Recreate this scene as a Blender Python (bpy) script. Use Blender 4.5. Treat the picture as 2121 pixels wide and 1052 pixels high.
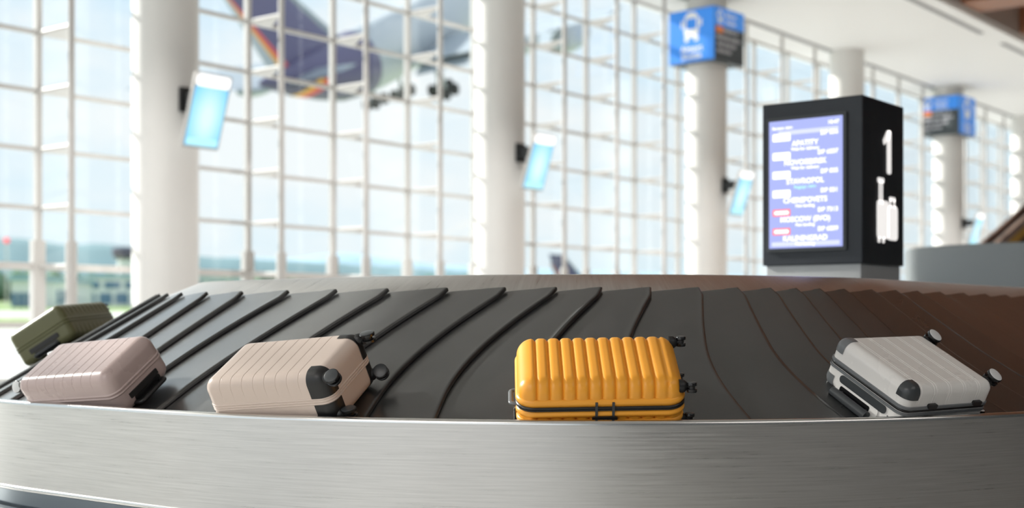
import bpy, bmesh, math, random
from mathutils import Vector, Matrix, Euler
random.seed(7)
for o in list(bpy.data.objects):
    bpy.data.objects.remove(o)
SC = bpy.context.scene
COL = SC.collection
PI = math.pi

# ------------------------------------------------------------------ camera
# World axes are the hall's: X runs along the window wall, Y points at it, Z is up.
FPX = 2800.0                      # focal length in pixels of a 2121 px wide frame
CZ = 0.92                         # camera height over the floor
AW = math.atan2(3273 - 1060.5, FPX)
SU, CU = math.sin(AW), math.cos(AW)
cam_d = bpy.data.cameras.new('camera')
cam = bpy.data.objects.new('camera', cam_d); COL.objects.link(cam)
cam.location = (0, 0, CZ)
cam.rotation_euler = (PI / 2, 0, AW - PI / 2)
cam_d.sensor_width = 36.0
cam_d.lens = FPX / 2121 * 36
cam_d.shift_y = (665 - 526) / 2121
cam_d.clip_end = 5000
cam_d.dof.use_dof = True
cam_d.dof.focus_distance = 5.45
cam_d.dof.aperture_fstop = 1.5
SC.camera = cam

def at(X, D, z=0.0):
    """point given in metres right of / in front of / above the camera"""
    return Vector((SU * X + CU * D, -CU * X + SU * D, z + CZ))

# ------------------------------------------------------------------ sky, sun, exposure
SC.view_settings.view_transform = 'Standard'
SC.view_settings.look = 'None'
SC.view_settings.exposure = 0.0
SC.view_settings.gamma = 1.0
SC.view_settings.use_curve_mapping = False

w = bpy.data.worlds.new('sky'); SC.world = w
w.use_nodes = True
nt = w.node_tree; nt.nodes.clear()
def wn(t): return nt.nodes.new(t)
tc = wn('ShaderNodeTexCoord'); sep = wn('ShaderNodeSeparateXYZ')
nt.links.new(tc.outputs['Generated'], sep.inputs[0])
ramp = wn('ShaderNodeValToRGB')
ramp.color_ramp.elements[0].position = 0.0; ramp.color_ramp.elements[0].color = (0.80, 0.93, 0.98, 1)
ramp.color_ramp.elements[1].position = 0.45; ramp.color_ramp.elements[1].color = (0.42, 0.72, 1.0, 1)
nt.links.new(sep.outputs['Z'], ramp.inputs[0])
mp = wn('ShaderNodeMapping'); mp.inputs['Scale'].default_value = (1, 1, 2.2)
nt.links.new(tc.outputs['Generated'], mp.inputs[0])
nz = wn('ShaderNodeTexNoise'); nz.inputs['Scale'].default_value = 5.0
nz.inputs['Detail'].default_value = 5; nz.inputs['Roughness'].default_value = 0.55
nt.links.new(mp.outputs[0], nz.inputs['Vector'])
cr = wn('ShaderNodeValToRGB')
cr.color_ramp.elements[0].position = 0.38; cr.color_ramp.elements[0].color = (0.30, 0.30, 0.30, 1)
cr.color_ramp.elements[1].position = 0.60; cr.color_ramp.elements[1].color = (1, 1, 1, 1)
nt.links.new(nz.outputs['Fac'], cr.inputs[0])
mx = wn('ShaderNodeMix'); mx.data_type = 'RGBA'
nt.links.new(cr.outputs[0], mx.inputs['Factor'])
nt.links.new(ramp.outputs[0], mx.inputs['A'])
mx.inputs['B'].default_value = (.975, .99, .995, 1)
bg = wn('ShaderNodeBackground'); bg.inputs['Strength'].default_value = 1.06
nt.links.new(mx.outputs['Result'], bg.inputs['Color'])
wo = wn('ShaderNodeOutputWorld'); nt.links.new(bg.outputs[0], wo.inputs[0])

sun_d = bpy.data.lights.new('sun', 'SUN'); sun_d.energy = 9.5; sun_d.angle = math.radians(2.0)
sun_d.color = (1.0, 0.94, 0.86)
sun = bpy.data.objects.new('sun', sun_d); COL.objects.link(sun)
sx, sd, el = -0.883, 0.469, math.radians(27)
sdir = Vector((SU * sx + CU * sd, -CU * sx + SU * sd, 0)).normalized() * math.cos(el) + Vector((0, 0, math.sin(el)))
sun.rotation_euler = sdir.to_track_quat('Z', 'Y').to_euler()
sun.location = (0, 40, 30)

# added fill lights, out of view, to brighten the floor and the cases' fronts
for (u, v, sz_u, sz_v, e) in ((-11, 3, 10, 10, 900), (4, -9, 12, 6, 350)):
    ld = bpy.data.lights.new('fill_light', 'AREA'); ld.shape = 'RECTANGLE'
    ld.size = sz_u; ld.size_y = sz_v; ld.energy = e; ld.color = (1.0, 0.95, 0.9)
    lo = bpy.data.objects.new('fill_light', ld); COL.objects.link(lo); lo.location = (u, v, 8.75)

for k in range(8):
    ld = bpy.data.lights.new('downlight', 'SPOT'); ld.energy = 1300; ld.spot_size = math.radians(100); ld.spot_blend = .6
    ld.shadow_soft_size = .12; ld.color = (1.0, .96, .92)
    lo = bpy.data.objects.new('downlight', ld); COL.objects.link(lo); lo.location = (8.65 + 8 * k, 14.0, 8.62)

# ------------------------------------------------------------------ helpers
def prop(o, label=None, cat=None, group=None, kind=None):
    if label: o['label'] = label
    if cat: o['category'] = cat
    if group: o['group'] = group
    if kind: o['kind'] = kind
    return o

def thing(name, label, cat, loc=(0, 0, 0), rot=None, group=None):
    o = bpy.data.objects.new(name, None); COL.objects.link(o)
    o.empty_display_size = 0.1
    o.location = loc
    if rot is not None:
        o.rotation_euler = rot.to_euler() if isinstance(rot, Matrix) else rot
    return prop(o, label, cat, group)

class MB:
    def __init__(s): s.v = []; s.f = []; s.m = []; s.uv = None
    def add(s, vs, fs, mi=0):
        n = len(s.v); s.v += [Vector(p) for p in vs]
        for f in fs: s.f.append([n + i for i in f]); s.m.append(mi)
        return s
    def box(s, c, d, M=None, mi=0):
        c = Vector(c); h = Vector(d) / 2
        vs = [Vector((x * h.x, y * h.y, z * h.z)) for x in (-1, 1) for y in (-1, 1) for z in (-1, 1)]
        if M is not None: vs = [M @ p for p in vs]
        return s.add([p + c for p in vs], [(0, 1, 3, 2), (4, 6, 7, 5), (0, 4, 5, 1), (2, 3, 7, 6), (0, 2, 6, 4), (1, 5, 7, 3)], mi)
    def bb(s, a, b, mi=0):
        a = Vector(a); b = Vector(b); return s.box((a + b) / 2, b - a, None, mi)
    def rbox(s, c, d, r, axis=2, n=5, M=None, mi=0):
        """box with rounded edges round one axis"""
        ax = [i for i in range(3) if i != axis]
        a, b = d[ax[0]] / 2 - r, d[ax[1]] / 2 - r
        pl = []
        for (qx, qy, a0) in ((1, 1, 0), (-1, 1, PI / 2), (-1, -1, PI), (1, -1, 1.5 * PI)):
            for k in range(n + 1):
                t = a0 + k / n * PI / 2
                pl.append((qx * a + r * math.cos(t), qy * b + r * math.sin(t)))
        vs = []
        for z in (-d[axis] / 2, d[axis] / 2):
            for p in pl:
                q = [0, 0, 0]; q[ax[0]] = p[0]; q[ax[1]] = p[1]; q[axis] = z
                q = Vector(q)
                if M is not None: q = M @ q
                vs.append(q + Vector(c))
        k = len(pl)
        fs = [list(range(k - 1, -1, -1)), list(range(k, 2 * k))] + [(i, (i + 1) % k, k + (i + 1) % k, k + i) for i in range(k)]
        return s.add(vs, fs, mi)
    def cyl(s, p0, p1, r0, r1=None, n=20, caps=True, mi=0):
        p0 = Vector(p0); p1 = Vector(p1); r1 = r0 if r1 is None else r1
        q = (p1 - p0).to_track_quat('Z', 'Y'); vs = []
        for (p, r) in ((p0, r0), (p1, r1)):
            for i in range(n):
                t = 2 * PI * i / n
                vs.append(p + q @ Vector((r * math.cos(t), r * math.sin(t), 0)))
        fs = [(i, (i + 1) % n, n + (i + 1) % n, n + i) for i in range(n)]
        if caps: fs += [list(range(n - 1, -1, -1)), list(range(n, 2 * n))]
        return s.add(vs, fs, mi)
    def lathe(s, p0, axis, prof, n=24, mi=0):
        """prof: list of (distance along axis, radius)"""
        p0 = Vector(p0); q = Vector(axis).to_track_quat('Z', 'Y'); vs = []; fs = []
        for (h, r) in prof:
            for i in range(n):
                t = 2 * PI * i / n
                vs.append(p0 + q @ Vector((max(r, 1e-5) * math.cos(t), max(r, 1e-5) * math.sin(t), h)))
        for j in range(len(prof) - 1):
            for i in range(n):
                fs.append((j * n + i, j * n + (i + 1) % n, (j + 1) * n + (i + 1) % n, (j + 1) * n + i))
        fs += [list(range(n - 1, -1, -1)), list(range((len(prof) - 1) * n, len(prof) * n))]
        return s.add(vs, fs, mi)
    def tube(s, pts, r, n=8, closed=False, flat=1.0, mi=0):
        pts = [Vector(p) for p in pts]; m = len(pts); vs = []; fs = []
        up = None
        for i, p in enumerate(pts):
            a = pts[i - 1] if (i > 0 or closed) else p
            b = pts[(i + 1) % m] if (i < m - 1 or closed) else p
            t = (b - a).normalized()
            if up is None:
                up = Vector((0, 0, 1)) if abs(t.z) < .9 else Vector((1, 0, 0))
            sd_ = t.cross(up)
            if sd_.length < 1e-4: sd_ = t.cross(Vector((1, 0, 0)))
            sd_.normalize(); u2 = sd_.cross(t).normalized(); up = u2
            for k in range(n):
                q = 2 * PI * k / n
                vs.append(p + sd_ * (r * math.cos(q)) + u2 * (r * flat * math.sin(q)))
        for i in range(m if closed else m - 1):
            for k in range(n):
                j = (i + 1) % m
                fs.append((i * n + k, i * n + (k + 1) % n, j * n + (k + 1) % n, j * n + k))
        if not closed: fs += [list(range(n - 1, -1, -1)), list(range((m - 1) * n, m * n))]
        return s.add(vs, fs, mi)
    def prism(s, poly, d, mi=0):
        """polygon of 3D points extruded by vector d"""
        d = Vector(d); k = len(poly); vs = [Vector(p) for p in poly] + [Vector(p) + d for p in poly]
        fs = [list(range(k - 1, -1, -1)), list(range(k, 2 * k))] + [(i, (i + 1) % k, k + (i + 1) % k, k + i) for i in range(k)]
        return s.add(vs, fs, mi)
    def mesh(s, name, mats, sharp=32, merge=1e-6):
        me = bpy.data.meshes.new(name)
        me.from_pydata([tuple(p) for p in s.v], [], s.f)
        for i, p in enumerate(me.polygons): p.material_index = s.m[i]; p.use_smooth = True
        if s.uv:
            ul = me.uv_layers.new(name='uv')
            for li, l in enumerate(me.loops): ul.data[li].uv = s.uv[li]
        bm = bmesh.new(); bm.from_mesh(me)
        if merge: bmesh.ops.remove_doubles(bm, verts=bm.verts, dist=merge)
        bmesh.ops.recalc_face_normals(bm, faces=bm.faces)
        bm.to_mesh(me); bm.free()
        me.set_sharp_from_angle(angle=math.radians(sharp))
        for m in (mats if isinstance(mats, (list, tuple)) else [mats]): me.materials.append(m)
        return me
    def build(s, name, mats, parent=None, sharp=32, bevel=0, merge=1e-6, seg=2):
        o = bpy.data.objects.new(name, s.mesh(name, mats, sharp, merge)); COL.objects.link(o)
        if parent: o.parent = parent
        if bevel:
            b = o.modifiers.new('bevel', 'BEVEL'); b.width = bevel; b.segments = seg; b.limit_method = 'ANGLE'
            b.harden_normals = False
        return o

def srgb(r, g, b):
    f = lambda c: (c / 255 / 12.92) if c / 255 <= .04045 else ((c / 255 + .055) / 1.055) ** 2.4
    return (f(r), f(g), f(b), 1)

def mat(name, col, rough=.5, metal=0.0, noise=0.0, nscale=20, bump=0.0, coat=0.0, emit=None, estr=0.0, spec=0.5, alpha=1.0):
    m = bpy.data.materials.new(name); m.use_nodes = True
    n = m.node_tree.nodes; l = m.node_tree.links; b = n['Principled BSDF']
    b.inputs['Base Color'].default_value = col
    b.inputs['Roughness'].default_value = rough
    b.inputs['Metallic'].default_value = metal
    b.inputs['Specular IOR Level'].default_value = spec
    if coat: b.inputs['Coat Weight'].default_value = coat; b.inputs['Coat Roughness'].default_value = .1
    if emit: b.inputs['Emission Color'].default_value = emit; b.inputs['Emission Strength'].default_value = estr
    t = n.new('ShaderNodeTexCoord')
    x = n.new('ShaderNodeTexNoise'); x.inputs['Scale'].default_value = nscale; x.inputs['Detail'].default_value = 4
    l.new(t.outputs['Object'], x.inputs['Vector'])
    if noise:
        r = n.new('ShaderNodeMapRange'); r.inputs['To Min'].default_value = 1 - noise; r.inputs['To Max'].default_value = 1 + noise
        l.new(x.outputs['Fac'], r.inputs['Value'])
        h = n.new('ShaderNodeMix'); h.data_type = 'RGBA'; h.blend_type = 'MULTIPLY'; h.inputs['Factor'].default_value = 1
        h.inputs['A'].default_value = col; l.new(r.outputs[0], h.inputs['B']); l.new(h.outputs['Result'], b.inputs['Base Color'])
        r2 = n.new('ShaderNodeMapRange'); r2.inputs['To Min'].default_value = max(0.02, rough - .08); r2.inputs['To Max'].default_value = min(1, rough + .08)
        l.new(x.outputs['Fac'], r2.inputs['Value']); l.new(r2.outputs[0], b.inputs['Roughness'])
    if bump:
        bp = n.new('ShaderNodeBump'); bp.inputs['Strength'].default_value = bump; bp.inputs['Distance'].default_value = .002
        l.new(x.outputs['Fac'], bp.inputs['Height']); l.new(bp.outputs[0], b.inputs['Normal'])
    return m

M = {}
M['white_paint'] = mat('white_paint', (.80, .79, .775, 1), .45, noise=.02, nscale=3)
M['frame_white'] = mat('frame_white', (.62, .60, .585, 1), .4, noise=.02)
M['ceiling'] = mat('ceiling_white', (.93, .93, .925, 1), .6, noise=.01)
M['grey_trim'] = mat('grey_trim', (.35, .35, .36, 1), .5, noise=.02)
M['slot'] = mat('slot_grey', (.30, .30, .31, 1), .5)
M['beam_grey'] = mat('fascia_grey', (.55, .53, .51, 1), .6, noise=.03)
M['black'] = mat('black_plastic', (.012, .012, .013, 1), .38, noise=.1, nscale=60)
M['black_gloss'] = mat('black_gloss', (.010, .010, .011, 1), .18)
M['dark_grey'] = mat('dark_grey_plastic', (.045, .05, .055, 1), .3)
M['mid_grey'] = mat('mid_grey_plastic', (.16, .17, .18, 1), .28)
M['hub_grey'] = mat('hub_grey', (.72, .73, .74, 1), .3)
M['chrome'] = mat('chrome', (.55, .55, .56, 1), .18, metal=1)
M['orange'] = mat('orange_shell', (.90, .38, .035, 1), .34, noise=.02, nscale=4)
M['pink'] = mat('pink_shell', (.49, .385, .37, 1), .28, noise=.02, nscale=4)
M['beige'] = mat('beige_shell', (.66, .545, .48, 1), .32, noise=.02, nscale=4)
M['white'] = mat('pearl_white_shell', (.82, .80, .78, 1), .28, noise=.02, nscale=4)
M['green'] = mat('olive_shell', (.145, .148, .070, 1), .36, noise=.04, nscale=4)
M['kiosk'] = mat('anthracite', (.012, .016, .024, 1), .42, noise=.06, nscale=8)
M['kiosk_frame'] = mat('screen_frame', (.035, .04, .045, 1), .4)
M['plinth'] = mat('plinth_grey', (.42, .43, .44, 1), .5, noise=.03)
M['drum'] = mat('drum_grey', (.27, .295, .31, 1), .5, noise=.03, nscale=3)
M['sign_white'] = mat('sign_white', (.85, .85, .85, 1), .5, emit=(1, 1, 1, 1), estr=.12)
M['number_white'] = mat('number_white', (.9, .88, .86, 1), .5, emit=(1, .97, .95, 1), estr=.75)  # glow added so the kiosk numeral and symbol look whiter
M['sign_blue'] = mat('sign_blue', (.035, .21, .68, 1), .4, emit=(.05, .32, .95, 1), estr=.32)
M['sign_dark'] = mat('sign_dark', (.06, .075, .085, 1), .5)
M['sign_grey_text'] = mat('sign_text', (.5, .5, .55, 1), .5)
M['sign_orange'] = mat('sign_orange', (.75, .22, .07, 1), .5, emit=(.9, .3, .1, 1), estr=.15)
M['screen_blue'] = mat('screen_violet', (.02, .02, .05, 1), .3, emit=(.43, .49, .96, 1), estr=1.0)
M['screen_text'] = mat('screen_white', (.1, .1, .1, 1), .4, emit=(1, 1, 1, 1), estr=1.5)
M['screen_pale'] = mat('screen_pale', (.1, .1, .1, 1), .4, emit=(.72, .77, 1, 1), estr=1.0)
M['screen_cyan'] = mat('screen_cyan', (.1, .1, .1, 1), .4, emit=(.45, .9, 1, 1), estr=1.1)
M['screen_red'] = mat('screen_red', (.1, .1, .1, 1), .4, emit=(1, .12, .14, 1), estr=1.2)
M['yellow'] = mat('yellow_panel', (.50, .28, .02, 1), .5, noise=.1)
M['copper'] = mat('copper_edge', (.22, .15, .12, 1), .4, noise=.05)
M['stripe_black'] = mat('stripe_black', (.03, .025, .02, 1), .6)

def brushed(name, col, r0, r1, su, sv, bump=.15):
    """metal with a grain stretched along the first uv axis"""
    m = bpy.data.materials.new(name); m.use_nodes = True
    n = m.node_tree.nodes; l = m.node_tree.links; b = n['Principled BSDF']
    b.inputs['Metallic'].default_value = 1.0
    t = n.new('ShaderNodeTexCoord'); mpn = n.new('ShaderNodeMapping'); mpn.inputs['Scale'].default_value = (su, sv, 1)
    l.new(t.outputs['UV'], mpn.inputs[0])
    x = n.new('ShaderNodeTexNoise'); x.inputs['Scale'].default_value = 1.0; x.inputs['Detail'].default_value = 6; x.inputs['Roughness'].default_value = .65
    l.new(mpn.outputs[0], x.inputs['Vector'])
    r = n.new('ShaderNodeMapRange'); r.inputs['From Min'].default_value = .3; r.inputs['From Max'].default_value = .7
    r.inputs['To Min'].default_value = r0; r.inputs['To Max'].default_value = r1
    l.new(x.outputs['Fac'], r.inputs['Value']); l.new(r.outputs[0], b.inputs['Roughness'])
    c = n.new('ShaderNodeMapRange'); c.inputs['From Min'].default_value = .25; c.inputs['From Max'].default_value = .75
    c.inputs['To Min'].default_value = .84; c.inputs['To Max'].default_value = 1.12
    l.new(x.outputs['Fac'], c.inputs['Value'])
    h = n.new('ShaderNodeMix'); h.data_type = 'RGBA'; h.blend_type = 'MULTIPLY'; h.inputs['Factor'].default_value = 1
    h.inputs['A'].default_value = col; l.new(c.outputs[0], h.inputs['B']); l.new(h.outputs['Result'], b.inputs['Base Color'])
    bp = n.new('ShaderNodeBump'); bp.inputs['Strength'].default_value = bump; bp.inputs['Distance'].default_value = .001
    l.new(x.outputs['Fac'], bp.inputs['Height']); l.new(bp.outputs[0], b.inputs['Normal'])
    return m
M['brushed'] = brushed('brushed_steel', (.62, .61, .595, 1), .26, .40, 2.6, 130.0)
M['brushed_cross'] = brushed('brushed_steel_cover', (.58, .57, .56, 1), .26, .38, 40.0, 3.0, .08)
M['steel_edge'] = mat('polished_steel', (.75, .75, .74, 1), .2, metal=1)
M['kick'] = mat('kick_steel', (.20, .23, .26, 1), .22, metal=1)

def rubber():
    m = bpy.data.materials.new('belt_rubber'); m.use_nodes = True
    n = m.node_tree.nodes; l = m.node_tree.links; b = n['Principled BSDF']
    b.inputs['Specular IOR Level'].default_value = .85
    b.inputs['Coat Weight'].default_value = .8; b.inputs['Coat Roughness'].default_value = .20; b.inputs['Coat IOR'].default_value = 1.5
    t = n.new('ShaderNodeTexCoord')
    x = n.new('ShaderNodeTexNoise'); x.inputs['Scale'].default_value = 2.6; x.inputs['Detail'].default_value = 8; x.inputs['Roughness'].default_value = .68
    l.new(t.outputs['Object'], x.inputs['Vector'])
    r = n.new('ShaderNodeValToRGB')
    r.color_ramp.elements[0].position = .35; r.color_ramp.elements[0].color = (.013, .0138, .0145, 1)
    r.color_ramp.elements[1].position = .75; r.color_ramp.elements[1].color = (.027, .0282, .0295, 1)
    l.new(x.outputs['Fac'], r.inputs[0]); l.new(r.outputs[0], b.inputs['Base Color'])
    q = n.new('ShaderNodeMapRange'); q.inputs['From Min'].default_value = .3; q.inputs['From Max'].default_value = .7
    q.inputs['To Min'].default_value = .27; q.inputs['To Max'].default_value = .33
    l.new(x.outputs['Fac'], q.inputs['Value']); l.new(q.outputs[0], b.inputs['Roughness'])
    y = n.new('ShaderNodeTexNoise'); y.inputs['Scale'].default_value = 130; y.inputs['Detail'].default_value = 2
    l.new(t.outputs['Object'], y.inputs['Vector'])
    bp = n.new('ShaderNodeBump'); bp.inputs['Strength'].default_value = .08; bp.inputs['Distance'].default_value = .001
    l.new(y.outputs['Fac'], bp.inputs['Height']); l.new(bp.outputs[0], b.inputs['Normal'])
    return m
M['rubber'] = rubber()

def glass():
    m = bpy.data.materials.new('window_glass'); m.use_nodes = True
    n = m.node_tree.nodes; l = m.node_tree.links; n.clear()
    tr = n.new('ShaderNodeBsdfTransparent'); tr.inputs['Color'].default_value = (.96, .985, .99, 1)
    gl = n.new('ShaderNodeBsdfGlossy'); gl.inputs['Roughness'].default_value = .02
    lw = n.new('ShaderNodeLayerWeight'); lw.inputs['Blend'].default_value = .5
    pw = n.new('ShaderNodeMath'); pw.operation = 'POWER'; pw.inputs[1].default_value = 4.0; l.new(lw.outputs['Facing'], pw.inputs[0])
    fr = n.new('ShaderNodeMath'); fr.operation = 'MULTIPLY_ADD'; fr.inputs[1].default_value = .45; fr.inputs[2].default_value = .02; l.new(pw.outputs[0], fr.inputs[0])
    mxs = n.new('ShaderNodeMixShader'); out = n.new('ShaderNodeOutputMaterial')
    l.new(fr.outputs[0], mxs.inputs[0]); l.new(tr.outputs[0], mxs.inputs[1]); l.new(gl.outputs[0], mxs.inputs[2])
    l.new(mxs.outputs[0], out.inputs[0])
    return m
M['glass'] = glass()

def floor_mat():
    m = mat('terrazzo', (.52, .515, .50, 1), .22, noise=.05, nscale=1.5)
    return m
M['floor'] = floor_mat()

def wood():
    m = bpy.data.materials.new('brown_wood'); m.use_nodes = True
    n = m.node_tree.nodes; l = m.node_tree.links; b = n['Principled BSDF']; b.inputs['Roughness'].default_value = .5
    t = n.new('ShaderNodeTexCoord'); mpn = n.new('ShaderNodeMapping'); mpn.inputs['Scale'].default_value = (6, .6, 6)
    l.new(t.outputs['Object'], mpn.inputs[0])
    x = n.new('ShaderNodeTexNoise'); x.inputs['Scale'].default_value = 1.5; x.inputs['Detail'].default_value = 6
    l.new(mpn.outputs[0], x.inputs['Vector'])
    r = n.new('ShaderNodeValToRGB')
    r.color_ramp.elements[0].position = .3; r.color_ramp.elements[0].color = (.25, .10, .05, 1)
    r.color_ramp.elements[1].position = .7; r.color_ramp.elements[1].color = (.40, .18, .095, 1)
    l.new(x.outputs['Fac'], r.inputs[0]); l.new(r.outputs[0], b.inputs['Base Color'])
    return m
M['wood'] = wood()

# ------------------------------------------------------------------ the hall
VW, VC, VS = 18.0, 16.6, 12.2          # glass wall, column line, inner edge of the soffit
ZC = 7.78 + CZ                          # soffit height
UMIN, UMAX, VMIN = -18.0, 72.0, -13.0
def struct(name, mb, m, parent=None, **k):
    o = mb.build(name, m, parent, **k)
    if not parent: prop(o, kind='structure')
    return o
struct('floor', MB().bb((UMIN, VMIN, -.2), (UMAX, VW + .25, 0)), M['floor'])
c = MB().bb((UMIN, VS, ZC), (UMAX, VW + .3, ZC + .25))
c.bb((UMIN, VS, ZC + .252), (UMAX, VS + .25, ZC + 2.0))
struct('ceiling_soffit', c, M['ceiling'])
struct('trim_1', MB().bb((UMIN, VC + .25, ZC - .03), (UMAX, VC + .40, ZC + .02)), M['grey_trim'])
up = MB().bb((UMIN, VS - .06, ZC + .12), (UMAX, VS - .002, ZC + 1.9))
struct('trim_2', up, M['beam_grey'])
struct('ceiling_upper', MB().bb((12.5, VMIN, ZC + 1.3), (UMAX, VS - .06, ZC + 1.5)), M['wood'])
struct('ceiling_lower', MB().bb((UMIN, VMIN, ZC + 1.3), (12.5, VS - .06, ZC + 1.5)), M['beam_grey'])
struct('wall_back', MB().bb((UMIN, VMIN - .2, -.2), (UMAX, VMIN, ZC + 1.5)), mat('back_wall', (.13, .14, .15, 1), .7, noise=.05, nscale=1))
struct('wall_right', MB().bb((UMAX, VMIN, -.2), (UMAX + .2, VW + .3, ZC + 1.5)), M['white_paint'])
for u0, u1, lab in ((29.0, 36.5, 'dark narrow air slot in the white soffit, nearer of the two in line'),
                    (38.2, 46.0, 'dark narrow air slot in the white soffit, farther one by the right edge')):
    prop(MB().bb((u0, VS + .42, ZC - .022), (u1, VS + .56, ZC - .001)).build('slot_diffuser', M['slot']), lab, 'air vent', 'air slots in the soffit')
bm_n = 0
for u in (24.4, 28.9, 33.4, 37.9, 42.4, 46.9, 51.4):
    bm_n += 1
    prop(MB().bb((u, -6, ZC + .16), (u + 1.3, VS - .07, ZC + 1.3)).build('ceiling_beam', M['wood']),
         'brown wooden ceiling beam ending at the grey upstand of the white soffit', 'beam', 'wooden roof beams beyond the soffit')

# window wall: rows of panes, mullions, inner posts with gusset brackets
ROWS = [CZ + .81 + .869 * k for k in range(-1, 9)]
BAY = 2.018
UK = [11.40 + BAY * k for k in range(-9, 29)]
fr = MB()
fr.bb((-.045, -.05, 0), (.045, .05, ROWS[-1] + .05))
for i, z in enumerate(ROWS):
    h = .032 if i else .045
    if i == 1: h = .055
    fr.bb((.045, -.035, z - h), (BAY - .045, .035, z + h))
fr.bb((.045, -.035, 0), (BAY - .045, .035, .08))
fr.bb((-.10, -.06, 0), (.10, .06, CZ + 1.2))
frame_me = fr.mesh('window_frame', M['frame_white'])
po = MB().cyl((0, -.86, 0), (0, -.86, ZC), .05, n=16)
po.cyl((0, -.86, 0), (0, -.86, CZ + 1.15), .085, n=16)
post_me = po.mesh('support_post', M['frame_white'])
br = MB()
br.cyl((0, -.05, 0), (0, -.82, 0), .028, n=10)
br.prism([(0, -.04, -.03), (.5, -.03, -.03), (0, -.80, -.03)], (0, 0, .02))
brack_me = br.mesh('bracket', M['frame_white'])
gl = MB().bb((.045, -.006, .08), (BAY - .045, .006, ROWS[-1]))
gl_me = gl.mesh('glass_pane', M['glass'])
hd = MB().bb((0, -.05, ROWS[-1] + .05), (BAY, .05, ZC))
head_me = hd.mesh('header_panel', M['white_paint'])
for i, u in enumerate(UK):
    g = bpy.data.objects.new('window_%d' % (i + 1), gl_me); COL.objects.link(g); g.location = (u, VW, 0)
    prop(g, kind='structure')
    for nm, me in (('window_frame', frame_me), ('support_post', post_me), ('header_panel', head_me)):
        o = bpy.data.objects.new(nm, me); COL.objects.link(o); o.parent = g
    for z in ROWS[:-1]:
        o = bpy.data.objects.new('bracket', brack_me); COL.objects.link(o); o.parent = g; o.location = (0, 0, z)

# columns
CU_ = [12.65 + 7.98 * k for k in range(7)]
col_labels = {0: 'thick round white column nearest the camera, at the left of the window wall',
              1: 'round white column behind the middle of the carousel, second from the left',
              2: 'round white column carrying the nearer blue airport shuttle box sign',
              3: 'round white column mostly hidden behind the black information kiosk',
              4: 'round white column carrying the farther blue and grey box sign',
              5: 'farthest round white column, at the right edge above the sloping conveyor',
              6: 'round white column beyond the right edge of the view'}
cm = MB().lathe((0, 0, 0), (0, 0, 1), [(0, .49), (ZC, .49)], n=64)
cme = cm.mesh('column', M['white_paint'])
for k, u in enumerate(CU_[:6]):
    o = bpy.data.objects.new('column', cme); COL.objects.link(o); o.location = (u, VC, 0)
    prop(o, col_labels[k], 'column', 'columns along the window wall')

# tilted blue screens on the columns
def screen_mat():
    m = bpy.data.materials.new('blue_screen'); m.use_nodes = True
    n = m.node_tree.nodes; l = m.node_tree.links; b = n['Principled BSDF']
    b.inputs['Base Color'].default_value = (.02, .02, .03, 1); b.inputs['Roughness'].default_value = .3
    t = n.new('ShaderNodeTexCoord'); mpn = n.new('ShaderNodeMapping')
    mpn.inputs['Scale'].default_value = (2.2, 1, 1.25)
    l.new(t.outputs['Object'], mpn.inputs[0])
    g = n.new('ShaderNodeTexGradient'); g.gradient_type = 'SPHERICAL'
    l.new(mpn.outputs[0], g.inputs[0])
    r = n.new('ShaderNodeValToRGB')
    r.color_ramp.elements[0].position = 0.0; r.color_ramp.elements[0].color = (.10, .50, 1, 1)
    r.color_ramp.elements[1].position = .85; r.color_ramp.elements[1].color = (.72, .97, 1, 1)
    e = r.color_ramp.elements.new(.35); e.color = (.33, .78, 1, 1)
    l.new(g.outputs['Fac'], r.inputs[0]); l.new(r.outputs[0], b.inputs['Emission Color'])
    b.inputs['Emission Strength'].default_value = 1.08
    return m
M['blue_screen'] = screen_mat()
scr_lab = {0: 'tilted blue screen with white header on the nearest thick white column',
           1: 'tilted blue screen with white header on the second white column, mid frame',
           2: 'tilted blue screen on the column under the nearer shuttle sign, left of the kiosk',
           4: 'small tilted blue screen on the far column, above the grey drum'}
for k in (0, 1, 2, 4):
    T = Matrix.Rotation(math.radians(-12), 4, 'X')     # top leans out over the hall
    r = thing('display_screen', scr_lab[k], 'screen', (CU_[k] + .02, VC - .95, CZ + 3.05), None, 'tilted blue screens on the columns')
    W2, H2 = .30, .52
    T = Matrix.Rotation(math.radians(18), 4, 'X')
    b = MB(); b.rbox((0, .03, 0), (2 * W2 + .06, .06, 2 * H2 + .06), .04, axis=1, M=T.to_3x3()); b.build('housing', M['frame_white'], r)
    s_ = MB().rbox((0, 0, 0), (2 * W2, .012, 2 * H2 - .18), .02, axis=1, M=T.to_3x3())
    off = T.to_3x3() @ Vector((0, -.008, -.09))
    o = MB().rbox((0, 0, 0), (2 * W2, .012, 2 * H2 - .18), .01, axis=1).build('screen_panel', M['blue_screen'], r)
    o.location = off; o.rotation_euler = (math.radians(18), 0, 0)
    o = MB().rbox((0, 0, 0), (2 * W2, .014, .17), .05, axis=1).build('header_bar', M['screen_text'], r)
    o.location = T.to_3x3() @ Vector((0, -.008, H2 - .085)); o.rotation_euler = (math.radians(18), 0, 0)
    o = MB().rbox((0, 0, 0), (2 * W2 - .04, .015, .10), .01, axis=1).build('footer_bar', M['screen_cyan'], r)
    o.location = T.to_3x3() @ Vector((0, -.008, -H2 + .06)); o.rotation_euler = (math.radians(18), 0, 0)
    a = MB().bb((-.12, .07, .10), (.02, .44, .30)); a.bb((-.16, .40, .02), (.10, .458, .38)); a.build('wall_bracket', M['black'], r)

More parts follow.
